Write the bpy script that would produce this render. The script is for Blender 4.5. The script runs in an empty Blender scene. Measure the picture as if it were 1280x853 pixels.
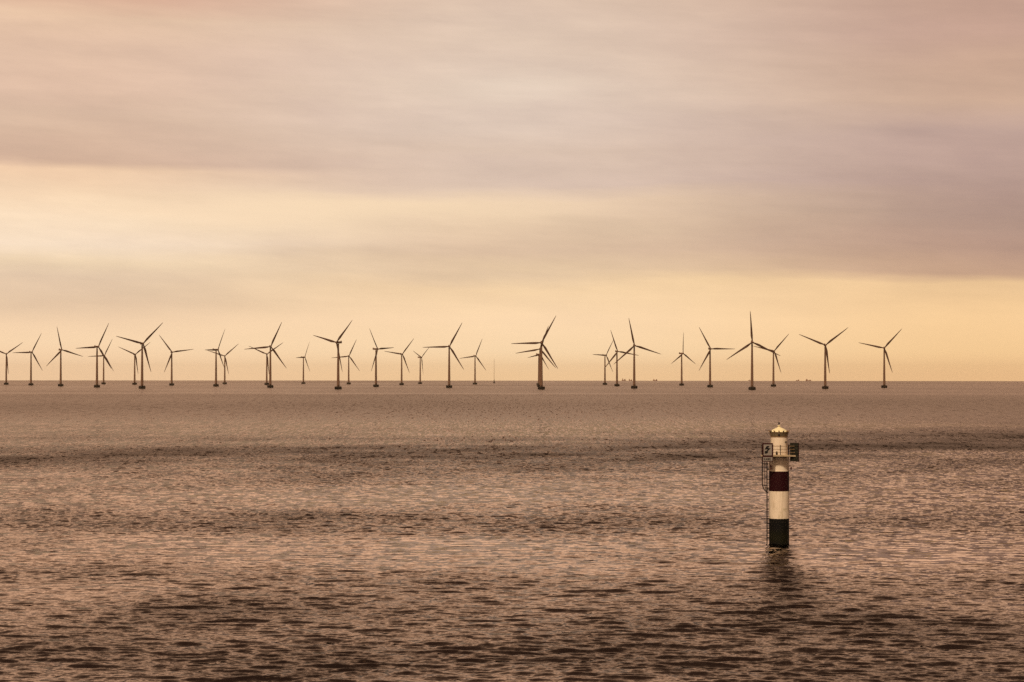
import bpy, bmesh, math, random
import numpy as np
from mathutils import Vector, Matrix, Euler

S = bpy.context.scene
C = S.collection
random.seed(7)
rng = np.random.default_rng(11)
R = math.radians

# ------------------------------------------------------------------ camera
CAM_H = 20.0                 # eye height above the sea, m
EARTH = 7.4e6                # earth radius with refraction, m
F_PX = 2850.0                # focal length for a 1280 px wide picture
EYE_Y = 469.4                # picture row of the level line at the picture's middle
cam = bpy.data.cameras.new('camera')
cam.sensor_width = 36.0
cam.lens = 36.0 * F_PX / 1280.0
cam.clip_start = 1.0
cam.clip_end = 60000.0
co = bpy.data.objects.new('camera', cam)
C.objects.link(co)
co.location = (0, 0, CAM_H)
PITCH = math.atan((EYE_Y - 426.5) / F_PX)
ROLL = R(-0.045)
co.rotation_euler = (Matrix.Rotation(R(90) + PITCH, 3, 'X') @ Matrix.Rotation(-ROLL, 3, 'Z')).to_euler()
S.camera = co

# ------------------------------------------------------------------ view
S.view_settings.view_transform = 'Standard'
S.view_settings.look = 'None'
S.view_settings.gamma = 1.0
S.view_settings.exposure = 0.0
S.view_settings.use_curve_mapping = False
S.cycles.use_denoising = False
S.cycles.caustics_reflective = False
S.cycles.caustics_refractive = False
S.cycles.sample_clamp_indirect = 2.0
S.cycles.volume_bounces = 0
S.cycles.max_bounces = 6

# sun: veiled by thin cloud, behind and left of the camera
SUN_EL, SUN_AZ = R(50), R(200)        # azimuth clockwise from +Y
sl = bpy.data.lights.new('sun', 'SUN')
sl.energy = 3.0
sl.angle = R(7)
sl.color = (1.0, 0.82, 0.60)
so = bpy.data.objects.new('sun', sl)
C.objects.link(so)
sd = Vector((math.sin(SUN_AZ) * math.cos(SUN_EL), math.cos(SUN_AZ) * math.cos(SUN_EL), math.sin(SUN_EL)))
so.rotation_euler = sd.to_track_quat('Z', 'Y').to_euler()
so.location = sd * 200


def lin(c):
    return tuple(((v / 255) / 12.92 if v / 255 <= 0.04045 else ((v / 255 + 0.055) / 1.055) ** 2.4) for v in c)


class NT:
    """small helper for building node trees"""
    def __init__(s, tree):
        s.t = tree
        s.n = tree.nodes
        s.n.clear()

    def node(s, typ, **kw):
        n = s.n.new(typ)
        for k, v in kw.items():
            setattr(n, k, v)
        return n

    def link(s, a, b):
        s.t.links.new(a, b)

    def put(s, sock, v):
        if v is None:
            return
        if isinstance(v, bpy.types.NodeSocket):
            s.link(v, sock)
        else:
            sock.default_value = v

    def m(s, op, a, b=None, c=None, clamp=False):
        n = s.node('ShaderNodeMath', operation=op, use_clamp=clamp)
        for i, v in enumerate((a, b, c)):
            s.put(n.inputs[i], v)
        return n.outputs[0]

    def vm(s, op, a, b=None, scale=None):
        n = s.node('ShaderNodeVectorMath', operation=op)
        s.put(n.inputs[0], a)
        s.put(n.inputs[1], b)
        if scale is not None:
            s.put(n.inputs['Scale'], scale)
        return n.outputs[0]

    def xyz(s, x, y, z):
        n = s.node('ShaderNodeCombineXYZ')
        s.put(n.inputs[0], x); s.put(n.inputs[1], y); s.put(n.inputs[2], z)
        return n.outputs[0]

    def sep(s, v):
        n = s.node('ShaderNodeSeparateXYZ')
        s.link(v, n.inputs[0])
        return n.outputs

    def noise(s, vec, scale, detail=3.0, rough=0.5, color=False):
        n = s.node('ShaderNodeTexNoise')
        s.put(n.inputs['Vector'], vec)
        n.inputs['Scale'].default_value = scale
        n.inputs['Detail'].default_value = detail
        n.inputs['Roughness'].default_value = rough
        return n.outputs['Color' if color else 'Fac']

    def ramp(s, fac, stops, interp='LINEAR'):
        n = s.node('ShaderNodeValToRGB')
        n.color_ramp.interpolation = interp
        e = n.color_ramp.elements
        stops = sorted(stops)
        e[0].position, e[0].color = stops[0][0], (*stops[0][1], 1)
        e[1].position, e[1].color = stops[1][0], (*stops[1][1], 1)
        for p, c in stops[2:]:
            x = e.new(p)
            x.color = (*c, 1)
        s.put(n.inputs[0], fac)
        return n.outputs[0]

    def mix(s, fac, a, b, mode='MIX'):
        n = s.node('ShaderNodeMix', data_type='RGBA', blend_type=mode)
        s.put(n.inputs[0], fac)
        for k, v in ((6, a), (7, b)):
            if isinstance(v, tuple):
                v = (*v[:3], 1)
            s.put(n.inputs[k], v)
        return n.outputs[2]

    def smooth(s, v, a, b):
        n = s.node('ShaderNodeMapRange', interpolation_type='SMOOTHSTEP')
        s.put(n.inputs[0], v)
        n.inputs[1].default_value = a
        n.inputs[2].default_value = b
        return n.outputs[0]


# ------------------------------------------------------------------ sky: evening cloud deck over a clear Nishita sky
W = bpy.data.worlds.new('World')
S.world = W
W.use_nodes = True
w = NT(W.node_tree)
tc = w.node('ShaderNodeTexCoord')
X, Y, Z = w.sep(tc.outputs['Generated'])
az = w.m('ARCTAN2', X, Y)
el = w.m('ARCSINE', Z)
wv = w.xyz(w.m('MULTIPLY', az, 5.0), w.m('MULTIPLY_ADD', az, 1.6, w.m('MULTIPLY', el, 44.0)), 0.0)
warp = w.m('SUBTRACT', w.noise(wv, 1.0, 4.0, 0.55), 0.5)
wv2 = w.xyz(w.m('MULTIPLY', az, 3.0), w.m('MULTIPLY', el, 16.0), 3.3)
warp2 = w.m('SUBTRACT', w.noise(wv2, 1.0, 2.0, 0.5), 0.5)
calm = w.smooth(el, 0.005, 0.05)                      # the clear strip over the horizon is not warped
elw = w.m('ADD', el, w.m('MULTIPLY', calm, w.m('ADD', w.m('MULTIPLY', warp, 0.022), w.m('MULTIPLY', warp2, 0.022))))
t = w.m('DIVIDE', elw, 0.2)


def col(rows):
    return [(max(0.0, min(1.0, (470.0 - y) / F_PX / 0.2)), lin(c)) for y, c in rows]


left = col([(0, (216, 171, 146)), (40, (228, 193, 164)), (80, (224, 190, 165)), (120, (224, 190, 166)), (160, (218, 186, 162)),
            (200, (212, 178, 154)), (214, (240, 204, 170)), (240, (246, 214, 180)), (270, (253, 226, 195)), (300, (251, 226, 198)),
            (325, (241, 214, 180)), (350, (229, 201, 172)), (380, (231, 200, 168)), (402, (247, 213, 176)), (430, (254, 220, 180)), (469, (254, 215, 173))])
mid = col([(0, (220, 194, 173)), (50, (222, 197, 177)), (90, (223, 199, 180)), (120, (226, 203, 184)), (150, (222, 199, 182)),
           (190, (219, 194, 175)), (230, (215, 190, 174)), (250, (231, 202, 173)), (280, (227, 198, 168)), (312, (223, 193, 164)),
           (335, (229, 199, 165)), (356, (247, 213, 170)), (400, (255, 220, 178)), (440, (255, 221, 177)), (469, (255, 214, 165))])
right = col([(0, (194, 158, 140)), (50, (197, 161, 143)), (90, (200, 165, 143)), (130, (205, 171, 148)), (180, (191, 161, 149)),
             (230, (184, 154, 142)), (268, (177, 147, 133)), (300, (185, 151, 133)), (335, (198, 161, 134)), (352, (236, 197, 150)),
             (400, (250, 208, 155)), (440, (251, 208, 153)), (469, (247, 200, 147))])
cl = w.ramp(t, left)
cm = w.ramp(t, mid)
cr = w.ramp(t, right)
low = w.mix(w.smooth(az, -0.20, 0.0), cl, cm)
low = w.mix(w.smooth(az, 0.0, 0.215), low, cr)
# fine wisps
streak = w.noise(w.xyz(w.m('MULTIPLY', az, 14.0), w.m('MULTIPLY_ADD', az, 5.0, w.m('MULTIPLY', el, 120.0)), 1.7), 1.0, 5.0, 0.6)
streak = w.m('MULTIPLY_ADD', w.m('SUBTRACT', streak, 0.5), w.m('MULTIPLY', calm, 0.26), 1.03)
low = w.vm('SCALE', low, scale=streak)
# mottling: mauve undersides, peach thin spots
mot = w.noise(w.xyz(w.m('MULTIPLY', az, 16.0), w.m('MULTIPLY_ADD', az, 6.0, w.m('MULTIPLY', el, 46.0)), 6.1), 1.0, 6.0, 0.62)
mot = w.m('MULTIPLY', w.m('SUBTRACT', mot, 0.5), calm)
low = w.vm('MULTIPLY', low, w.xyz(w.m('MULTIPLY_ADD', mot, 0.26, 1.0), w.m('MULTIPLY_ADD', mot, 0.28, 1.0), w.m('MULTIPLY_ADD', mot, 0.22, 1.0)))
# thin bright gap in the deck
def gap(a0, wa, e0, we):
    da = w.m('DIVIDE', w.m('SUBTRACT', az, a0), wa)
    de = w.m('DIVIDE', w.m('SUBTRACT', elw, e0), we)
    return w.m('EXPONENT', w.m('MULTIPLY', w.m('ADD', w.m('MULTIPLY', da, da), w.m('MULTIPLY', de, de)), -1.0))
low = w.mix(w.m('MULTIPLY', gap(0.004, 0.028, 0.1215, 0.0042), 0.28), low, lin((250, 230, 208)))
low = w.mix(w.m('MULTIPLY', gap(-0.07, 0.10, 0.076, 0.008), 0.6), low, lin((255, 226, 188)))
# the deck higher up and behind the viewer
eln = w.m('DIVIDE', el, 1.5708)
high = w.ramp(eln, [(0.0, lin((206, 172, 150))), (0.10, lin((204, 166, 138))), (0.2, lin((168, 124, 94))), (0.32, lin((90, 64, 49))), (1.0, lin((80, 58, 46)))])
deckn = w.noise(tc.outputs['Generated'], 5.0, 4.0, 0.55)
high = w.vm('SCALE', high, scale=w.m('MULTIPLY_ADD', w.m('SUBTRACT', deckn, 0.5), 0.5, 1.0))
# brighter cloud ahead, above the picture, where the low sun's light comes through the deck
ahead = w.m('MULTIPLY', w.smooth(w.m('ABSOLUTE', az), 1.5, 0.2), w.m('MULTIPLY', w.smooth(el, 0.14, 0.24), w.m('EXPONENT', w.m('MULTIPLY', w.m('MAXIMUM', w.m('SUBTRACT', el, 0.19), 0.0), -7.0))))
high = w.mix(ahead, high, (2.68, 1.80, 1.22))
deck = w.mix(w.smooth(el, 0.15, 0.26), low, high)
vn = w.node('ShaderNodeVectorMath', operation='DOT_PRODUCT')
w.link(tc.outputs['Generated'], vn.inputs[0])
vn.inputs[1].default_value = tuple(sd)
glow = w.smooth(vn.outputs['Value'], 0.74, 1.0)         # thin cloud lit through round the veiled sun
deck = w.mix(w.m('MULTIPLY', glow, 0.5), deck, (1.6, 1.08, 0.66))
sky = w.node('ShaderNodeTexSky', sky_type='NISHITA', sun_disc=False)
sky.sun_elevation = SUN_EL
sky.sun_rotation = SUN_AZ
bg1 = w.node('ShaderNodeBackground')
w.link(sky.outputs[0], bg1.inputs[0])
bg1.inputs[1].default_value = 0.05
bg2 = w.node('ShaderNodeBackground')
w.link(deck, bg2.inputs[0])
bg2.inputs[1].default_value = 1.0
mx = w.node('ShaderNodeMixShader')
mx.inputs[0].default_value = 0.97                     # cloud cover
w.link(bg1.outputs[0], mx.inputs[1])
w.link(bg2.outputs[0], mx.inputs[2])
wo = w.node('ShaderNodeOutputWorld')
w.link(mx.outputs[0], wo.inputs[0])

# ------------------------------------------------------------------ helpers


def mat(name, base, rough=0.6, metal=0.0, var=0.12, scale=3.0, build=None, spec=0.35):
    m = bpy.data.materials.new(name)
    m.use_nodes = True
    n = NT(m.node_tree)
    b = n.node('ShaderNodeBsdfPrincipled')
    o = n.node('ShaderNodeOutputMaterial')
    n.link(b.outputs[0], o.inputs[0])
    b.inputs['Roughness'].default_value = rough
    b.inputs['Metallic'].default_value = metal
    b.inputs['Specular IOR Level'].default_value = spec
    g = n.node('ShaderNodeTexCoord').outputs['Object']
    nf = n.noise(g, scale, 4.0, 0.6)
    c = n.mix(1.0, tuple(base), n.ramp(nf, [(0.25, (1 - var,) * 3), (0.75, (1 + var,) * 3)]), 'MULTIPLY')
    if build:
        c = build(n, g, c, b)
    n.put(b.inputs['Base Color'], c)
    return m


def tag(o, label, cat, group=None, kind=None):
    if label: o['label'] = label
    if cat: o['category'] = cat
    if group: o['group'] = group
    if kind: o['kind'] = kind
    return o


def thing(name, label, cat, loc=(0, 0, 0), rotz=0.0, group=None):
    o = bpy.data.objects.new(name, None)
    o.empty_display_size = 0.5
    C.objects.link(o)
    o.location = loc
    o.rotation_euler = (0, 0, rotz)
    return tag(o, label, cat, group)


def obj(name, bm, m, parent=None, smooth=False):
    me = bpy.data.meshes.new(name)
    bmesh.ops.recalc_face_normals(bm, faces=bm.faces)
    bm.to_mesh(me)
    bm.free()
    for x in (m if isinstance(m, (list, tuple)) else [m]):
        me.materials.append(x)
    if smooth:
        for p in me.polygons:
            p.use_smooth = True
        if hasattr(me, 'set_sharp_from_angle'):
            me.set_sharp_from_angle(angle=R(40))
    o = bpy.data.objects.new(name, me)
    C.objects.link(o)
    o.parent = parent
    return o


def lathe(bm, prof, seg=48, mi=None, cx=0.0, cy=0.0, cap0=True, cap1=True):
    rings = []
    for r, z in prof:
        rings.append([bm.verts.new((cx + r * math.cos(2 * math.pi * k / seg), cy + r * math.sin(2 * math.pi * k / seg), z)) for k in range(seg)])
    for i in range(len(rings) - 1):
        for k in range(seg):
            f = bm.faces.new((rings[i][k], rings[i][(k + 1) % seg], rings[i + 1][(k + 1) % seg], rings[i + 1][k]))
            if mi:
                f.material_index = mi[i]
    if cap0: bm.faces.new(rings[0][::-1])
    if cap1: bm.faces.new(rings[-1])
    return bm


def box(bm, x0, x1, y0, y1, z0, z1, M=None, bev=0.0):
    vs = [bm.verts.new((x, y, z)) for x in (x0, x1) for y in (y0, y1) for z in (z0, z1)]
    fs = [bm.faces.new([vs[i] for i in q]) for q in ((0, 1, 3, 2), (4, 6, 7, 5), (0, 4, 5, 1), (2, 3, 7, 6), (0, 2, 6, 4), (1, 5, 7, 3))]
    if M:
        for v in vs: v.co = M @ v.co
    if bev:
        es = list({e for f in fs for e in f.edges})
        bmesh.ops.bevel(bm, geom=es, offset=bev, segments=2, affect='EDGES', profile=0.5)
    return bm


def tube(bm, pts, r, seg=8, r1=None):
    """round bar along a polyline"""
    pts = [Vector(p) for p in pts]
    rings = []
    for i, p in enumerate(pts):
        a = pts[max(0, i - 1)]
        b = pts[min(len(pts) - 1, i + 1)]
        d = (b - a).normalized()
        u = d.cross(Vector((0, 0, 1)) if abs(d.z) < 0.9 else Vector((1, 0, 0))).normalized()
        v = d.cross(u)
        rr = r if r1 is None else r + (r1 - r) * i / (len(pts) - 1)
        rings.append([bm.verts.new(p + u * rr * math.cos(2 * math.pi * k / seg) + v * rr * math.sin(2 * math.pi * k / seg)) for k in range(seg)])
    for i in range(len(rings) - 1):
        for k in range(seg):
            bm.faces.new((rings[i][k], rings[i][(k + 1) % seg], rings[i + 1][(k + 1) % seg], rings[i + 1][k]))
    bm.faces.new(rings[0][::-1])
    bm.faces.new(rings[-1])
    return bm


def ball(bm, c, r, seg=12):
    M = Matrix.Translation(c) @ Matrix.Scale(r, 4)
    bmesh.ops.create_uvsphere(bm, u_segments=seg, v_segments=seg // 2, radius=1.0, matrix=M)
    return bm


def sea_z(d):
    return -d * d / (2 * EARTH)


def at(px, d):
    """ground point below picture column px, d metres away"""
    a = math.atan((px - 640.0) / F_PX)
    return Vector((d * math.sin(a), d * math.cos(a), sea_z(d))), a


# ------------------------------------------------------------------ the sea: one curved sheet out to beyond the horizon
LX, LY = at(973.7, 273.6)[0][:2]              # where the lighthouse stands

th_f = np.linspace(-R(17.5), R(17.5), 760)
th_c = np.linspace(R(17.5), 2 * math.pi - R(17.5), 72)[1:-1]
th = np.concatenate([th_f, th_c])
rr = [2.0, 6, 14, 25, 38, 52, 66, 80, 92, 102, 110, 117, 123, 128]
while rr[-1] < 23000:
    rr.append(rr[-1] + (0.20 * (rr[-1] / 150.0) ** 0.7 if rr[-1] < 430 else 0.418 * (rr[-1] / 430.0) ** 1.7))
rr = np.array(rr)
nr, nt = len(rr), len(th)
RR, TH = np.meshgrid(rr, th, indexing='ij')
PX = (RR * np.sin(TH)).astype(np.float64)
PY = (RR * np.cos(TH)).astype(np.float64)
drr = np.gradient(rr)
dth = np.abs(np.gradient(np.unwrap(th)))
SPC = np.maximum(drr[:, None] * np.ones(nt)[None, :], RR * dth[None, :] * 0.8)


def soft_noise(x, y, lx, ly, n=14, seed=1):
    g = np.random.default_rng(seed)
    out = np.zeros_like(x)
    for i in range(n):
        s = 2.0 ** g.uniform(-1.2, 1.2)
        a, b = g.normal(0, 1), g.normal(0, 1)
        out += np.sin(2 * np.pi * (a * x / lx + b * y / ly) / s * 0.7 + g.uniform(0, 6.28)) * s ** 0.5
    return out / np.sqrt(n / 2)


def gauss(v, c, wd):
    return np.exp(-((v - c) / wd) ** 2)


# wind on the water: cat's-paws roughen it, slicks smooth it
wig = soft_noise(PX, PY, 260, 420, seed=5)
wig2 = soft_noise(PX, PY, 70, 60, seed=8)
yy = PY + 20 * wig * np.clip(PY / 500, 0.3, 1.5)
far_ = np.clip((PY - 500) / 500, 0, 1)
gust = 1.0 + 0.17 * (1 - far_) * soft_noise(PX, PY, 70, 90, seed=3) + 0.07 * far_ * soft_noise(PX, PY, 600, 900, seed=4) + 0.12 * wig2 * (1 - far_)
yb = PY + 9 * wig * np.clip(PY / 500, 0.3, 1.5)
cen = 606 + 0.55 * PX + 0.0010 * PX * PX
gust += 0.85 * gauss(yb, cen, np.clip(82 + 0.35 * PX, 40, 200)) * np.clip(0.9 + 0.14 * wig2, 0.5, 1.3)
gust += 0.18 * gauss(yb, 305, 20) / (1 + np.exp((PX - 30) / 25))
gust -= 0.72 * gauss(yb, 372 + 0.16 * PX, 32) * (1 / (1 + np.exp((PX - 30) / 25)))
gust -= 0.10 * gauss(yy, 455 + 0.1 * PX, 26)
gust -= 0.25 * gauss(yy, 900, 120)
gust += 0.08 * gauss(yy, 1300, 250)
gust -= 0.30 * gauss(PY, 2550 + 40 * wig, 130)
gust -= 0.22 * np.clip((PY - 1600) / 2500, 0, 1)
gust += 0.55 * gauss(PY, 140, 60) + 0.30 * gauss(PY, 160, 26) / (1 + np.exp((PX + 14) / 4))
# slick streaming off the lighthouse with the current
ux, uy = PX - LX, PY - LY
wk = np.clip(ux / 4, 0, 1) * np.exp(-np.clip(ux, 0, None) / 34) * np.exp(-((uy + 0.06 * ux + 0.3 * np.sin(ux * 0.5)) / (1.3 + 0.05 * np.abs(ux))) ** 2)
gust += (0.72 - gust) * np.clip(1.3 * wk, 0, 1)
wk2 = np.clip(ux / 2, 0, 1) * np.exp(-np.clip(ux, 0, None) / 16) * np.exp(-((uy + 3.4 + 0.06 * ux) / 1.2) ** 2)
gust += 0.8 * wk2
# tower's dark reflection smear towards the viewer, put in as rougher, duller water
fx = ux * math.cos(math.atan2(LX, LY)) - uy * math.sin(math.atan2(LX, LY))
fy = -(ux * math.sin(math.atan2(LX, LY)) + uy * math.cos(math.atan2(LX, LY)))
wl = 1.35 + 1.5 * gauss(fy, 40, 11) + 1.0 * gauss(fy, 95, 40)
refl_smear = np.exp(-((fx - 0.7 * np.sin(fy * 0.13) - 1.1 * gauss(fy, 40, 12)) / wl) ** 2) * np.clip((fy + 1) / 2, 0, 1) * np.exp(-np.clip(fy - 45, 0, None) / 32)
gust = np.clip(gust, 0.55, 2.3) + 1.0 * refl_smear

ZZ = np.zeros_like(PX)
DX = np.zeros_like(PX)
DY = np.zeros_like(PX)
NW = 96
lam = np.exp(np.linspace(math.log(0.6), math.log(13.0), NW)) * rng.uniform(0.92, 1.08, NW)
phs = rng.uniform(0, 2 * np.pi, NW)
spread = np.where(lam < 1.5, 0.36, 0.24)
dirs = rng.normal(R(8), 1, NW) * spread
slope = 0.0205 / (1 + (lam / 3.3) ** 2.0)
for i in range(NW):
    k = 2 * np.pi / lam[i]
    kx, ky = k * math.sin(dirs[i]), k * math.cos(dirs[i])
    A = slope[i] / k * 1.72
    fade = np.clip((lam[i] / SPC - 2.2) / 2.2, 0, 1)
    mrow = fade.max(axis=1) > 0
    nn = int(np.nonzero(mrow)[0].max()) + 1 if mrow.any() else 0
    if not nn:
        continue
    # groups of waves: every train comes and goes along its crests
    mod = 0.9 + 0.2 * np.sin(2 * np.pi * (PX[:nn] / (lam[i] * 6.3) + PY[:nn] / (lam[i] * 9.7)) + phs[i] * 3)
    p = kx * PX[:nn] + ky * PY[:nn] + phs[i]
    a = A * fade[:nn] * gust[:nn] * mod
    ZZ[:nn] += a * np.cos(p)
    DX[:nn] -= a * 0.8 * math.sin(dirs[i]) * np.sin(p)
    DY[:nn] -= a * 0.8 * math.cos(dirs[i]) * np.sin(p)
VX, VY = PX + DX, PY + DY
VZ = ZZ - (PX ** 2 + PY ** 2) / (2 * EARTH)
co_ = np.empty((nr * nt + 1, 3), np.float32)
co_[:-1, 0] = VX.ravel(); co_[:-1, 1] = VY.ravel(); co_[:-1, 2] = VZ.ravel()
co_[-1] = (0, 0, 0)
i0 = np.arange(nr - 1)[:, None] * nt
j0 = np.arange(nt)[None, :]
j1 = (j0 + 1) % nt
quads = np.stack([i0 + j0, i0 + nt + j0, i0 + nt + j1, i0 + j1], -1).reshape(-1, 4)
tris = np.stack([np.full(nt, nr * nt), np.arange(nt), (np.arange(nt) + 1) % nt], -1)
loops = np.concatenate([quads.ravel(), tris.ravel()]).astype(np.int32)
nq, ntr = len(quads), len(tris)
me = bpy.data.meshes.new('sea')
me.vertices.add(len(co_))
me.vertices.foreach_set('co', co_.ravel())
me.loops.add(len(loops))
me.loops.foreach_set('vertex_index', loops)
me.polygons.add(nq + ntr)
starts = np.concatenate([np.arange(nq) * 4, nq * 4 + np.arange(ntr) * 3]).astype(np.int32)
me.polygons.foreach_set('loop_start', starts)
me.polygons.foreach_set('loop_total', np.concatenate([np.full(nq, 4), np.full(ntr, 3)]).astype(np.int32))
me.polygons.foreach_set('use_smooth', np.ones(nq + ntr, bool))
me.update(calc_edges=True)
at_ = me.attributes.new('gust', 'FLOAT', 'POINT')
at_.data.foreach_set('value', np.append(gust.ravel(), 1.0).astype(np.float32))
me.validate()

mw = bpy.data.materials.new('sea_water')
mw.use_nodes = True
n = NT(mw.node_tree)
o = n.node('ShaderNodeOutputMaterial')
geo = n.node('ShaderNodeNewGeometry')
P = geo.outputs['Position']
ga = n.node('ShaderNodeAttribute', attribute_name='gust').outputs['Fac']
px_, py_, pz_ = n.sep(P)
dist = n.m('SQRT', n.m('ADD', n.m('MULTIPLY', px_, px_), n.m('MULTIPLY', py_, py_)))
# ripples too small for the mesh: random facet slopes at several sizes
def facets(sx, sy, amp, detail, seed, ax=0.6):
    v = n.xyz(n.m('MULTIPLY', px_, sx), n.m('MULTIPLY', py_, sy), seed)
    c_ = n.noise(v, 1.0, detail, 0.6, True)
    c_ = n.vm('SUBTRACT', c_, (0.5, 0.5, 0.5))
    return n.vm('MULTIPLY', c_, (amp * ax, amp, 0.0))
near = n.vm('ADD', facets(0.7, 1.3, 0.30, 2.0, 2.0), facets(2.6, 3.0, 0.26, 2.0, 5.0))
midw = facets(0.60, 0.35, 1.10, 2.0, 9.0)
farw = facets(1.1, 0.045, 2.1, 2.0, 17.0, 1.2)
fmid = n.m('MULTIPLY', n.smooth(dist, 150.0, 380.0), n.smooth(dist, 1500.0, 700.0))
ffar = n.smooth(dist, 380.0, 1000.0)
tilt = n.vm('ADD', near, n.vm('ADD', n.vm('SCALE', midw, scale=fmid), n.vm('SCALE', farw, scale=ffar)))
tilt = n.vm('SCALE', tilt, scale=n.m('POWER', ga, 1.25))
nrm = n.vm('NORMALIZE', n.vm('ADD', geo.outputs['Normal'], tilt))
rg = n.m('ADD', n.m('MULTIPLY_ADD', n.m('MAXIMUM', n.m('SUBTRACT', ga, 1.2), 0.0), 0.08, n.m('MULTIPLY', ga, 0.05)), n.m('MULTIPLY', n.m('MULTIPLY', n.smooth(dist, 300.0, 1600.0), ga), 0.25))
fr = n.node('ShaderNodeFresnel')
fr.inputs['IOR'].default_value = 1.333
n.link(nrm, fr.inputs['Normal'])
body = n.node('ShaderNodeBsdfDiffuse')
body.inputs['Color'].default_value = (0.034, 0.020, 0.014, 1)
gls = n.node('ShaderNodeBsdfGlossy', distribution='GGX')
# steep unresolved ripples give back less of the low sky than smooth water does
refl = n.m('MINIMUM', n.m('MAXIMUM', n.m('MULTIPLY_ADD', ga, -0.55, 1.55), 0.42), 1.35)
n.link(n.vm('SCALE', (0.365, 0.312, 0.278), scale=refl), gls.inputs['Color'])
n.link(rg, gls.inputs['Roughness'])
n.link(nrm, gls.inputs['Normal'])
ms = n.node('ShaderNodeMixShader')
n.link(fr.outputs[0], ms.inputs[0]); n.link(body.outputs[0], ms.inputs[1]); n.link(gls.outputs[0], ms.inputs[2])
n.link(ms.outputs[0], o.inputs[0])
me.materials.append(mw)
sea = bpy.data.objects.new('sea', me)
C.objects.link(sea)
tag(sea, None, None, kind='structure')

# ------------------------------------------------------------------ materials


def white_paint(n, g, c, b):
    x, y, z = n.sep(g)
    # vertical rust and algae runs of the weathered paint
    run = n.noise(n.xyz(n.m('MULTIPLY', x, 5.0), n.m('MULTIPLY', y, 5.0), n.m('MULTIPLY', z, 0.5)), 1.0, 5.0, 0.65)
    c = n.mix(n.m('MULTIPLY', n.smooth(run, 0.48, 0.72), 0.5), c, (0.36, 0.25, 0.13))
    blot = n.noise(g, 1.3, 5.0, 0.7)
    alg = n.m('MULTIPLY', n.smooth(blot, 0.48, 0.72), n.m('SUBTRACT', 1.0, n.smooth(z, 3.1, 5.6)))
    c = n.mix(n.m('MULTIPLY', alg, 0.75), c, (0.30, 0.27, 0.10))
    return c


def black_paint(n, g, c, b):
    x, y, z = n.sep(g)
    nz = n.noise(g, 2.5, 5.0, 0.65)
    lvl = n.m('ADD', z, n.m('MULTIPLY', n.m('SUBTRACT', nz, 0.5), 1.4))
    weed = n.m('MULTIPLY', n.smooth(lvl, 2.0, 1.0), n.smooth(lvl, -0.2, 0.6))
    c = n.mix(n.m('MULTIPLY', weed, 0.9), c, (0.007, 0.0065, 0.0015))
    scuff = n.m('MULTIPLY', n.smooth(nz, 0.6, 0.7), n.m('MULTIPLY', n.smooth(z, 1.3, 1.5), n.smooth(z, 1.9, 1.7)))
    return n.mix(n.m('MULTIPLY', scuff, 0.5), c, (0.03, 0.03, 0.015))


def roof_paint(n, g, c, b):
    nz = n.noise(g, 6.0, 5.0, 0.7)
    return n.mix(n.m('MULTIPLY', n.smooth(nz, 0.5, 0.75), 0.45), c, (0.45, 0.30, 0.08))


M_white = mat('weathered_white_paint', (0.82, 0.665, 0.50), 0.55, var=0.06, scale=2.0, build=white_paint)
M_red = mat('dark_red_paint', (0.020, 0.0012, 0.0025), 0.7, var=0.15, scale=2.0, spec=0.12)
M_black = mat('black_paint', (0.0035, 0.003, 0.0025), 0.7, var=0.2, scale=2.0, build=black_paint, spec=0.12)
M_roof = mat('cream_roof_paint', (0.82, 0.70, 0.42), 0.45, var=0.08, scale=4.0, build=roof_paint)
M_glass = mat('tinted_storm_panes', (0.16, 0.12, 0.07), 0.25, var=0.25, scale=2.5)
M_iron = mat('dark_iron', (0.018, 0.012, 0.010), 0.6, var=0.25, scale=6.0, spec=0.12)
M_rail = mat('rusty_rail', (0.22, 0.12, 0.045), 0.6, var=0.3, scale=6.0)
M_deck = mat('gallery_paint', (0.40, 0.29, 0.17), 0.6, var=0.15, scale=3.0)
M_sign = mat('sign_face', (0.24, 0.20, 0.17), 0.5, var=0.12, scale=4.0)
M_frame = mat('sign_frame_red', (0.035, 0.004, 0.004), 0.5, var=0.15, scale=4.0, spec=0.12)
M_ink = mat('sign_ink', (0.006, 0.005, 0.005), 0.6, var=0.1, scale=4.0, spec=0.12)
M_back = mat('sign_back', (0.022, 0.020, 0.013), 0.6, var=0.4, scale=3.0, spec=0.12)
M_lampred = mat('red_lamp_glass', (0.16, 0.03, 0.02), 0.4, var=0.1)
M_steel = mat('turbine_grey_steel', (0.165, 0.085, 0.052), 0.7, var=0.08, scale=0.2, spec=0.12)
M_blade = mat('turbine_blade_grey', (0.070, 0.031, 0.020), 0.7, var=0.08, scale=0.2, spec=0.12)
M_conc = mat('wet_dark_concrete', (0.005, 0.003, 0.0025), 0.7, var=0.3, scale=0.6, spec=0.12)
M_hull = mat('ship_hull_red', (0.16, 0.045, 0.025), 0.6, var=0.2, scale=0.2)
M_sup = mat('ship_superstructure', (0.30, 0.16, 0.10), 0.6, var=0.2, scale=0.2)

# ------------------------------------------------------------------ the lighthouse
lh = thing('lighthouse', 'round lighthouse banded white, dark red, white and black standing in the sea', 'lighthouse', (LX, LY, -0.05))
lh.rotation_euler.z = -math.atan2(LX, LY)
lh.scale = (1, 1, 0.985)
RT = 1.19
bm = lathe(bmesh.new(), [(RT, -4), (RT, 3.10), (RT, 6.40), (RT, 8.80), (RT + .02, 8.802), (RT + .02, 8.9), (RT, 8.902), (RT, 10.62)], 64, [2, 0, 1, 0, 0, 0, 0])
obj('tower', bm, [M_white, M_red, M_black], lh, True)
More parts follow.
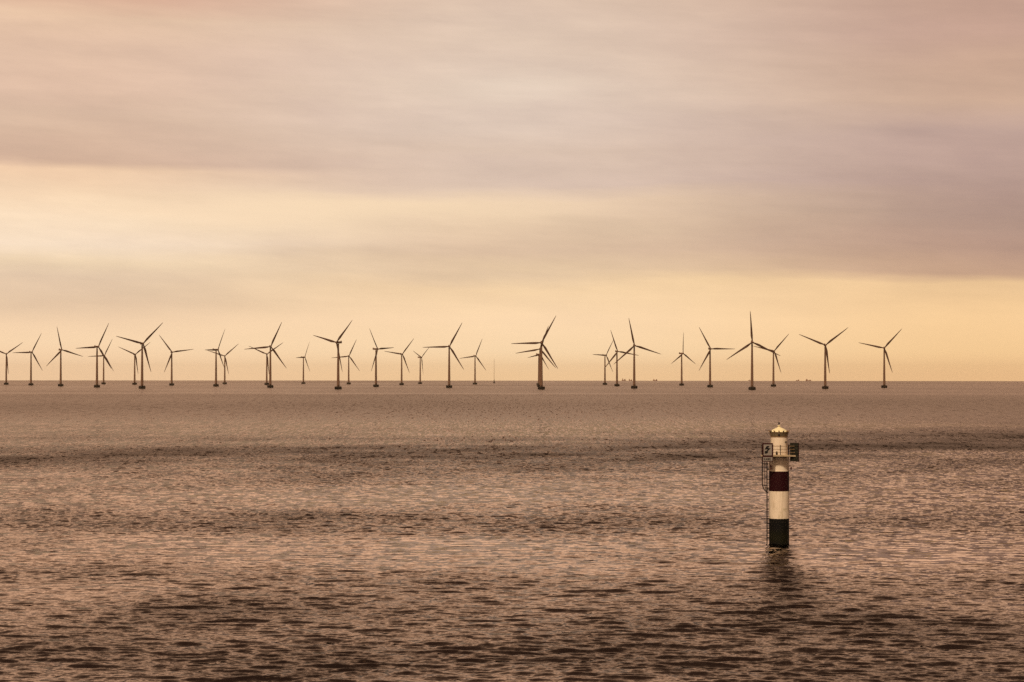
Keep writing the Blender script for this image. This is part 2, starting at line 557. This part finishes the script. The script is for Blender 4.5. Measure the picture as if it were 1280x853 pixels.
# gallery: deck on brackets
bm = bmesh.new()
box(bm, -2.12, 2.12, -2.10, 1.72, 10.62, 10.80, bev=0.02)
for x in (-0.95, 0.95):
    box(bm, x - .05, x + .05, -1.98, 1.60, 10.44, 10.617)
obj('gallery_deck', bm, M_deck, lh)
bm = bmesh.new()
rx, ry = 2.02, 2.02
cor = [(-rx, -ry), (rx, -ry), (rx, 1.64), (-rx, 1.64)]
for zz in (11.12, 11.50, 11.88):
    for i in range(4):
        a, c_ = cor[i], cor[(i + 1) % 4]
        tube(bm, [(*a, zz), (*c_, zz)], 0.028 if zz < 11.8 else 0.038, 6)
posts = [(-rx, -ry), (-0.72, -ry), (0.16, -ry), (1.12, -ry), (rx, -ry), (rx, -.55), (rx, .55), (rx, 1.64), (.7, 1.64), (-.7, 1.64), (-rx, 1.64), (-rx, .55), (-rx, -.55)]
rl = obj('railing', bm, M_rail, lh)
for (x, y) in posts:
    bm = tube(bmesh.new(), [(x, y, 10.80), (x, y, 11.93)], 0.045 if x not in (1.12,) else 0.075, 8)
    ball(bm, (x, y, 11.95), 0.06, 8)
    obj('post', bm, M_iron, rl)
# lantern room
bm = lathe(bmesh.new(), [(1.0, 10.80), (1.0, 12.90), (1.03, 12.91), (1.03, 12.96)], 56)
lan = obj('lantern_room', bm, M_white, lh, True)
bm = bmesh.new(); box(bm, -.34, .34, .95, 1.03, 10.82, 12.5, bev=.02)
obj('door', bm, M_iron, lan)
bm = bmesh.new(); box(bm, .74, .92, -.85, -.62, 12.25, 12.43, bev=.03); tube(bm, [(.70, -.66, 12.34), (.83, -.74, 12.34)], .03, 6)
obj('floodlight', bm, M_iron, lan)
# flared glazing, its bars and rim
bm = lathe(bmesh.new(), [(0.98, 12.95), (1.00, 12.97), (1.13, 13.50), (1.09, 13.53), (0.9, 13.53)], 16)
gl = obj('storm_panes', bm, M_glass, lh)
bm = bmesh.new()
for k in range(16):
    a = 2 * math.pi * (k + .5) / 16
    tube(bm, [(1.0 * math.cos(a), 1.0 * math.sin(a), 12.97), (1.14 * math.cos(a), 1.14 * math.sin(a), 13.52)], 0.018, 5)
lathe(bm, [(1.00, 12.94), (1.045, 12.94), (1.05, 13.01), (1.0, 13.01)], 32, cap0=False, cap1=False)
lathe(bm, [(1.08, 13.49), (1.16, 13.50), (1.17, 13.55), (1.08, 13.55)], 32, cap0=False, cap1=False)
obj('glazing_frame', bm, M_rail, gl, True)
bm = bmesh.new()
lathe(bm, [(0.13, -0.05), (0.13, 0.06), (0.08, 0.07)], 14)
bmesh.ops.transform(bm, matrix=Matrix.Translation((0, -1.06, 13.2)) @ Matrix.Rotation(R(90), 4, 'X'), verts=bm.verts)
obj('vent_hole', bm, M_iron, gl)
# cream roof with studs round the eaves, neck and finial
bm = lathe(bmesh.new(), [(1.06, 13.55), (1.04, 13.60), (0.90, 13.72), (0.62, 13.90), (0.34, 14.03), (0.17, 14.10), (0.12, 14.16), (0.11, 14.24), (0.20, 14.26), (0.20, 14.33), (0.05, 14.36)], 48)
rf = obj('roof', bm, M_roof, lh, True)
bm = tube(bmesh.new(), [(0, 0, 14.34), (0, 0, 14.66)], 0.035, 8); ball(bm, (0, 0, 14.60), 0.11, 12); tube(bm, [(0, 0, 14.66), (0, 0, 14.86)], 0.015, 6)
obj('finial', bm, M_iron, rf)
for k in range(12):
    a = 2 * math.pi * k / 12 + R(30)
    ca, sa = math.cos(a), math.sin(a)
    bm = bmesh.new()
    ball(bm, (1.06 * ca, 1.06 * sa, 13.63), 0.085, 8)
    tube(bm, [(1.08 * ca, 1.08 * sa, 13.56), (1.20 * ca, 1.20 * sa, 13.62), (1.26 * ca, 1.26 * sa, 13.76)], 0.028, 6)
    obj('eaves_hook', bm, M_rail if k % 3 else M_iron, rf)
# ladder with safety cage on the left side
bm = bmesh.new()
LXA, LXB = -1.43, -1.43
for y in (-.24, .16):
    tube(bm, [(-1.43, y, -1.5), (-1.43, y, 10.95)], 0.062, 8)
z = 0.2
while z < 10.6:
    tube(bm, [(-1.43, -.24, z), (-1.43, .16, z)], 0.03, 6)
    z += 0.3
z = 0.75
while z < 10.4:
    for y in (-.24, .16):
        tube(bm, [(-1.43, y, z), (-1.12, y * .9, z)], 0.05, 6)
    z += 0.57 if z < 3 else 1.2
for zz in (9.68, 6.22):
    ball(bm, (-1.40, -.26, zz), 0.12, 8)
obj('ladder', bm, M_iron, lh)
bm = bmesh.new()
def hoop(z, sc=1.0):
    pts = []
    for k in range(13):
        a = R(-115 + 230 * k / 12)
        pts.append((-1.43 - (0.30 + 0.31 * math.cos(a)) * sc + 0.02, -.04 + 0.36 * math.sin(a) * sc, z))
    return pts
for z in (10.5, 9.68, 8.79, 7.95, 7.10):
    tube(bm, [(-1.43, -.24, z)] + hoop(z) + [(-1.43, .16, z)], 0.045, 6)
for k in (1, 4, 6, 8, 11):
    top = [hoop(z)[k] for z in (10.5, 8.8, 7.1)]
    bx_, by_, _ = hoop(7.1)[k]
    tube(bm, top + [(-1.47 + (bx_ + 1.47) * .62, by_ * .8, 6.6), (-1.47 + (bx_ + 1.47) * .12, by_ * .5, 6.25)], 0.036, 6)
obj('safety_cage', bm, M_iron, lh)
# small fittings under the gallery
bm = bmesh.new()
box(bm, -1.06, -.90, -1.02, -.80, 9.02, 9.42, bev=.03); lathe(bm, [(.10, 9.42), (.06, 9.56), (.02, 9.62)], 10, cx=-.98, cy=-.91)
obj('signal_lamp', bm, M_lampred, lh)
bm = bmesh.new()
tube(bm, [(1.17, -.2, 9.45), (1.42, -.2, 9.45), (1.42, -.2, 9.28)], .03, 6); lathe(bm, [(.03, 9.30), (.10, 9.20), (.10, 9.02), (.04, 9.0)], 10, cx=1.42, cy=-.2)
obj('signal_lamp', bm, M_lampred, lh)
bm = bmesh.new(); box(bm, -.38, -.18, -1.30, -1.06, 10.82, 11.22, bev=.04)
obj('cable_box', bm, M_iron, lh)


def local(p, rot=0.0):
    q = lh.rotation_euler.to_matrix() @ Vector((p[0], p[1], p[2] * 0.985))
    return Vector((LX, LY, -0.05)) + q


def poly_prism(bm, pts, y0, y1):
    a = [bm.verts.new((x, y0, z)) for x, z in pts]
    c_ = [bm.verts.new((x, y1, z)) for x, z in pts]
    bm.faces.new(a); bm.faces.new(c_[::-1])
    k = len(pts)
    for i in range(k):
        bm.faces.new((a[i], a[(i + 1) % k], c_[(i + 1) % k], c_[i]))
    return bm


def cable_sign(loc, rot, label):
    """front faces local -Y; origin under the middle of the big board"""
    s = thing('cable_sign', label, 'sign', local(loc), lh.rotation_euler.z + rot, 'cable signs on the lighthouse gallery')
    W2, H0, H1 = 0.62, 0.62, 2.20
    bm = bmesh.new()
    fr = 0.13
    for (x0, x1, z0, z1) in ((-W2, W2, H1 - fr, H1), (-W2, W2, H0, H0 + fr), (-W2, -W2 + fr, H0 + fr, H1 - fr), (W2 - fr, W2, H0 + fr, H1 - fr)):
        box(bm, x0, x1, -.05, .05, z0, z1)
    obj('frame', bm, M_frame, s)
    bm = bmesh.new(); box(bm, -W2 + fr - .01, W2 - fr + .01, -.025, .012, H0 + fr - .01, H1 - fr + .01)
    obj('panel', bm, M_sign, s)
    # back: sheet with stiffening ribs
    bm = bmesh.new(); box(bm, -W2 + .015, W2 - .015, .052, .07, H0 + .015, H1 - .015)
    box(bm, -W2 + .015, W2 - .015, .052, .07, .02, H0 - .03)
    for z in (.95, 1.4, 1.85):
        box(bm, -W2 + .03, W2 - .03, .071, .12, z - .035, z + .035)
    obj('back_sheet', bm, M_back, s)
    # zigzag arrow
    raw = [(262, 250), (348, 248), (294, 312), (378, 318), (292, 402), (306, 428), (270, 474), (198, 478), (202, 408), (226, 394), (246, 402), (290, 350), (198, 347)]
    pts = [((x - 290) / 25.1 * .0948 * 1.05, 1.41 - (y - 362) / 25.1 * .0948 * 1.05) for x, y in raw]
    obj('arrow_symbol', poly_prism(bmesh.new(), pts, -.034, -.026), M_ink, s)
    bm = bmesh.new(); box(bm, -W2, W2, -.05, .05, 0.0, H0 - .012)
    nb = obj('name_board', bm, M_frame, s)
    bm = bmesh.new(); box(bm, -W2 + .07, W2 - .07, -.058, -.052, .08, H0 - .07)
    obj('board_face', bm, M_sign, nb)
    cu = bpy.data.curves.new('lettering', 'FONT')
    cu.body = 'KABEL'; cu.size = .42; cu.align_x = 'CENTER'; cu.align_y = 'CENTER'; cu.extrude = .004; cu.offset = .008
    tmp = bpy.data.objects.new('tmp', cu); C.objects.link(tmp)
    dg = bpy.context.evaluated_depsgraph_get()
    tm = bpy.data.meshes.new_from_object(tmp.evaluated_get(dg))
    bpy.data.objects.remove(tmp)
    tm.name = 'lettering'
    xs = [v.co.x for v in tm.vertices]; ys = [v.co.y for v in tm.vertices]
    sx = .86 / (max(xs) - min(xs)); sy = .28 / (max(ys) - min(ys)); mxx = (max(xs) + min(xs)) / 2; my = (max(ys) + min(ys)) / 2
    for v in tm.vertices:
        v.co = Vector(((v.co.x - mxx) * sx, -.063 - v.co.z, (v.co.y - my) * sy + .31))
    tm.materials.clear(); tm.materials.append(M_ink)
    lo = bpy.data.objects.new('lettering', tm); C.objects.link(lo); lo.parent = nb
    return s


cable_sign((-1.33, -2.18, 10.01), R(4), 'red framed sign with black zigzag arrow over a KABEL board above the ladder')
cable_sign((1.82, -1.92, 10.05), R(180 - 36), 'framed sign showing its dark back at the gallery end away from the ladder')

# ------------------------------------------------------------------ wind turbines
HUB = 68.5
GRP = 'wind turbines standing in the sea'


def blade_mesh():
    bm = bmesh.new()
    sec = [(1.0, 1.9, 1.9, 0), (3.2, 1.9, 1.8, 5), (6, 2.7, 1.35, 14), (9.5, 3.4, 1.0, 13), (16, 2.9, .7, 9), (25, 2.2, .45, 5), (34, 1.55, .28, 2), (41, 1.0, .16, 0), (44.2, .6, .09, -1), (45, .15, .04, -1)]
    rings = []
    for r, ch, tk, tw in sec:
        ring = []
        for k in range(12):
            a = 2 * math.pi * k / 12
            cx = ch * .5 * math.cos(a) - (ch - 1.9) * .22 * (1 if ch > 1.9 else 0)
            cy = tk * .5 * math.sin(a) * (1.0 if r < 4 else (0.75 + .5 * math.cos(a) * .5))
            q = R(tw)
            ring.append(bm.verts.new((cx * math.cos(q) - cy * math.sin(q), cx * math.sin(q) + cy * math.cos(q) - 0.0006 * r * r, r)))
        rings.append(ring)
    for i in range(len(rings) - 1):
        for k in range(12):
            bm.faces.new((rings[i][k], rings[i][(k + 1) % 12], rings[i + 1][(k + 1) % 12], rings[i + 1][k]))
    bm.faces.new(rings[0][::-1]); bm.faces.new(rings[-1])
    return bm


def make_turbine():
    t = thing('wind_turbine', '', 'wind turbine', group=GRP)
    bm = lathe(bmesh.new(), [(3.0, -9), (3.4, -2.5), (4.5, -.6), (5.1, .4), (5.3, 1.8), (5.2, 3.5), (4.9, 4.1), (4.4, 4.2), (2.3, 4.25)], 28)
    fo = obj('foundation', bm, M_conc, t, True)
    bm = bmesh.new()
    for k in range(14):
        a = 2 * math.pi * k / 14
        tube(bm, [(4.45 * math.cos(a), 4.45 * math.sin(a), 4.1), (4.45 * math.cos(a), 4.45 * math.sin(a), 5.2)], .05, 5)
    for z in (4.65, 5.2):
        tube(bm, [(4.45 * math.cos(2 * math.pi * k / 28), 4.45 * math.sin(2 * math.pi * k / 28), z) for k in range(29)], .05, 5)
    obj('railing', bm, M_conc, fo)
    bm = lathe(bmesh.new(), [(2.12, 4.25), (2.05, 8), (1.95, 16), (1.72, 34), (1.4, 54), (1.2, 66.6)], 24)
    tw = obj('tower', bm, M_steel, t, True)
    bm = bmesh.new(); box(bm, -.5, .5, -2.18, -2.0, 4.4, 6.6, bev=.05)
    obj('door', bm, M_conc, tw)
    bm = bmesh.new()
    box(bm, -1.6, 1.6, -2.6, 7.2, -1.75, 1.65, bev=.45)
    for v in bm.verts:
        if v.co.y > 3:
            f_ = (v.co.y - 3) / 4.2
            v.co.x *= 1 - .25 * f_
            if v.co.z < 0: v.co.z *= 1 - .35 * f_
    box(bm, -.7, .7, 6.0, 7.0, 1.55, 2.7, bev=.1)
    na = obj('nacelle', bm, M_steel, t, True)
    na.location = (0, 0, HUB)
    bm = bmesh.new()
    prof = [(.15, 2.0), (.8, 1.75), (1.35, 1.0), (1.6, 0), (1.55, -1.2), (1.3, -1.7)]
    lathe(bm, prof, 20)
    bmesh.ops.transform(bm, matrix=Matrix.Rotation(R(90), 4, 'X'), verts=bm.verts)
    hb = obj('hub', bm, M_steel, t, True)
    for k in range(3):
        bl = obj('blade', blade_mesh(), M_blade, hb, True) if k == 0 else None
        if k == 0: b0 = bl
        else:
            bl = b0.copy(); C.objects.link(bl); bl.parent = hb
        bl.rotation_euler = (0, 2 * math.pi * k / 3, 0)
    return t


def copy_tree(o, parent=None):
    c = o.copy()
    C.objects.link(c)
    c.parent = parent
    for ch in list(o.children):
        copy_tree(ch, c)
    return c


# picture column, distance, yaw away from the viewer, blade angle, label
T = [
 (7.9, 5104, 0, 54, 'wind turbine cut by the left edge of the photo'),
 (38.8, 4698, 28, 28, 'wind turbine second from the left edge, one blade level to the left'),
 (76.0, 4261, 26, 106, 'wind turbine third from the left edge, one blade nearly upright and leaning left'),
 (121.3, 3810, 32, 26, 'taller front turbine of the crossing pair left of the largest turbine on the left'),
 (129.6, 5423, 28, 27, 'small far turbine overlapped by a taller one, fifth from the left edge'),
 (168.4, 5104, 22, 52, 'small far turbine half crossed by the blades of the largest turbine on the left'),
 (177.7, 3422, 20, 44, 'largest turbine of the left quarter, its blades in front of a small far one'),
 (214.7, 4628, 12, 82, 'lone turbine right of the largest left one, one blade level to the right'),
 (270.1, 4193, 56, 29, 'turbine turned almost edge on, nacelle showing, beside a smaller one on its right'),
 (281.0, 5472, 0, 48, 'small far turbine, blades in a wide Y, just right of a turbine turned edge on'),
 (333.5, 5007, 4, 54, 'small far Y shaped turbine partly behind a taller tower'),
 (338.0, 3733, 8, 24, 'tall turbine in front of a small Y shaped one, long blade level to the left'),
 (379.3, 5749, 58, 28, 'small lone turbine nearly edge on, left of a large turbine with nacelle tail right'),
 (422.8, 3261, -40, 44, 'large near turbine whose nacelle tail points right, lower blade hanging along its tower'),
 (435.9, 5435, 12, 24, 'small far turbine just right of the large turbine whose nacelle tail points right'),
 (470.0, 4046, 50, 86, 'turbine with nacelle tail left, lower blade along its tower and blade level to the right'),
 (502.1, 4947, 24, 38, 'mid sized turbine between one with nacelle tail left and a tiny narrow one'),
 (525.3, 5764, 56, 52, 'tiny far turbine with a narrow V of upper blades, left of a tall turbine'),
 (561.5, 3686, 6, 28, 'tall turbine with left blade level, between two smaller ones left of photo middle'),
 (593.8, 5360, 26, 22, 'smaller far turbine standing just left of the thin measuring mast'),
 (676.8, 3261, 4, 28, 'front and largest turbine of the three lined up right of the photo middle'),
 (675.0, 4016, 0, 20, 'middle turbine of three lined up behind one another, mostly hidden by the front tower'),
 (673.5, 4963, 50, 20, 'farthest turbine of three lined up behind one another, its hub the lowest'),
 (756.2, 5160, 44, 32, 'smallest, leftmost of three crossing turbines right of the photo middle, left blade level'),
 (771.2, 4386, 20, 100, 'middle of three crossing turbines right of the photo middle, next to the ships'),
 (792.8, 3556, 6, 108, 'tallest, rightmost of three crossing turbines, ships on the horizon on both sides'),
 (852.1, 4764, 48, 0, 'smaller lone turbine, one blade straight up, right of the rightmost red ship'),
 (887.6, 3983, 18, 90, 'turbine with one blade level to the right, beside the tallest turbine'),
 (940.1, 3219, 6, 116, 'tallest turbine of all, one blade straight up, just left above the lighthouse'),
 (966.8, 4322, 22, 42, 'smaller turbine directly above the lighthouse roof, right of the tallest turbine'),
 (1031.5, 3523, 8, 52, 'second turbine from the right end of the row, upper blades in a wide V'),
 (1105.3, 3890, 2, 42, 'last turbine at the right end of the row, standing alone'),
]
proto = make_turbine()
for i, (px, d, yaw, ph, lab) in enumerate(T):
    o = proto if i == 0 else copy_tree(proto)
    d *= 68.5 / 67.0
    p, a = at(px, d)
    o.location = p
    o.rotation_euler.z = -a
    o['label'] = lab
    y = R(yaw)
    for ch in o.children:
        if ch.name.startswith('nacelle'):
            ch.rotation_euler = (0, 0, y)
        if ch.name.startswith('hub'):
            ch.location = (4.2 * math.sin(y), -4.2 * math.cos(y), HUB)
            ch.rotation_euler = (0, R(ph), y)

# ------------------------------------------------------------------ thin met mast
p, a = at(617.7, 6500)
mm = thing('met_mast', 'thin dark measuring mast rising from the sea right of a small turbine', 'mast', p, -a)
bm = lathe(bmesh.new(), [(1.6, -6), (1.9, -1), (2.3, .5), (2.4, 3.4), (2.2, 4.2)], 20)
obj('foundation', bm, M_conc, mm, True)
bm = lathe(bmesh.new(), [(1.2, 4.2), (1.1, 8), (.9, 11)], 14)
obj('pedestal', bm, M_conc, mm, True)
bm = bmesh.new()
H0, H1, NB = 11.0, 70.0, 20
def leg(k, z):
    s = .75 - .5 * (z - H0) / (H1 - H0)
    return Vector((s * math.cos(2.094 * k + .5), s * math.sin(2.094 * k + .5), z))
for k in range(3):
    tube(bm, [leg(k, H0), leg(k, H1)], .13, 6, .09)
    for i in range(NB):
        z0, z1 = H0 + (H1 - H0) * i / NB, H0 + (H1 - H0) * (i + 1) / NB
        q = (leg(k, z0), leg((k + 1) % 3, z1)) if i % 2 else (leg((k + 1) % 3, z0), leg(k, z1))
        tube(bm, q, .06, 4)
tube(bm, [(0, 0, H1), (0, 0, H1 + 2)], .06, 5)
obj('lattice_mast', bm, M_rail, mm)
bm = bmesh.new()
for z in (28, 45, 62):
    tube(bm, [(-2.2, 0, z), (2.2, 0, z)], .05, 4)
obj('instrument_boom', bm, M_rail, mm)

# ------------------------------------------------------------------ small ships on the horizon


def ship(px, d, L, flip, label, cabin=9.5, fore=6.0):
    p, a = at(px, d)
    s = thing('ship', label, 'ship', p, -a + (math.pi if flip else 0), 'ships on the horizon')
    # hull, bow towards +x
    bm = bmesh.new()
    st = [(-.5, .85), (-.42, 1), (.2, 1), (.38, .6), (.5, .04)]
    rings = []
    for t_, wf in st:
        hw = L * .11 * wf
        sh = .9 if t_ > .3 else 0
        rings.append([bm.verts.new((t_ * L - (1.2 if z_ < 0 and t_ > .4 else 0), y_ * hw * (.8 if z_ < 0 else 1), z_ + (sh if z_ > 0 else 0))) for (y_, z_) in ((-1, -1.5), (-1, 3.6), (1, 3.6), (1, -1.5))])
    for i in range(len(rings) - 1):
        for k in range(4):
            bm.faces.new((rings[i][k], rings[i][(k + 1) % 4], rings[i + 1][(k + 1) % 4], rings[i + 1][k]))
    bm.faces.new(rings[0][::-1]); bm.faces.new(rings[-1])
    obj('hull', bm, M_hull, s)
    bm = bmesh.new()
    box(bm, -.44 * L, -.14 * L, -.09 * L, .09 * L, 3.65, 3.65 + cabin * .55, bev=.2)
    box(bm, -.40 * L, -.20 * L, -.075 * L, .075 * L, 3.66 + cabin * .55, 3.65 + cabin, bev=.2)
    cb = obj('deckhouse', bm, M_sup, s)
    bm = tube(bmesh.new(), [(-.3 * L, 0, 3.6 + cabin), (-.3 * L, 0, 3.6 + cabin + 5)], .35, 6, .15)
    tube(bm, [(-.3 * L - 1.5, 0, 3.6 + cabin + 3), (-.3 * L + 1.5, 0, 3.6 + cabin + 3)], .15, 5)
    obj('mast', bm, M_sup, s)
    if fore:
        bm = bmesh.new(); box(bm, .14 * L, .40 * L, -.06 * L, .06 * L, 3.67, 3.65 + fore, bev=.3)
        obj('deck_cargo', bm, M_hull, s)


ship(779.8, 15600, 27, False, 'darkest red ship on the horizon, leftmost of the three red ships', 11, 9)
ship(788.0, 15900, 25, False, 'small pale red ship on the horizon, right beside the darkest red ship', 9, 5)
ship(819.0, 15700, 31, False, 'lone small red ship on the horizon with a gap amidships, between two turbines', 9, 7)
ship(936.6, 16400, 16, True, 'tiny boat on the horizon touching the left side of the tallest turbine tower', 6, 0)
ship(997.0, 16500, 24, True, 'faint low ship on the horizon, left of a darker ship near the lighthouse', 7, 2)
ship(1010.5, 15600, 38, False, 'longest ship on the horizon, right of the lighthouse, tall deckhouse and long bow', 10, 4)

# ------------------------------------------------------------------ sea haze
bm = bmesh.new()
HB = 24500
box(bm, -HB, HB, -HB, HB, sea_z(23000) - 1.5, 130)
hz = bpy.data.materials.new('haze_air')
hz.use_nodes = True
n = NT(hz.node_tree)
pv = n.node('ShaderNodeVolumePrincipled')
pv.inputs['Color'].default_value = (0.95, 0.74, 0.50, 1)
pv.inputs['Density'].default_value = 1.5e-5
pv.inputs['Anisotropy'].default_value = 0.0
o = n.node('ShaderNodeOutputMaterial')
n.link(pv.outputs[0], o.inputs['Volume'])
ho = obj('haze', bm, hz)
tag(ho, None, None, kind='stuff')
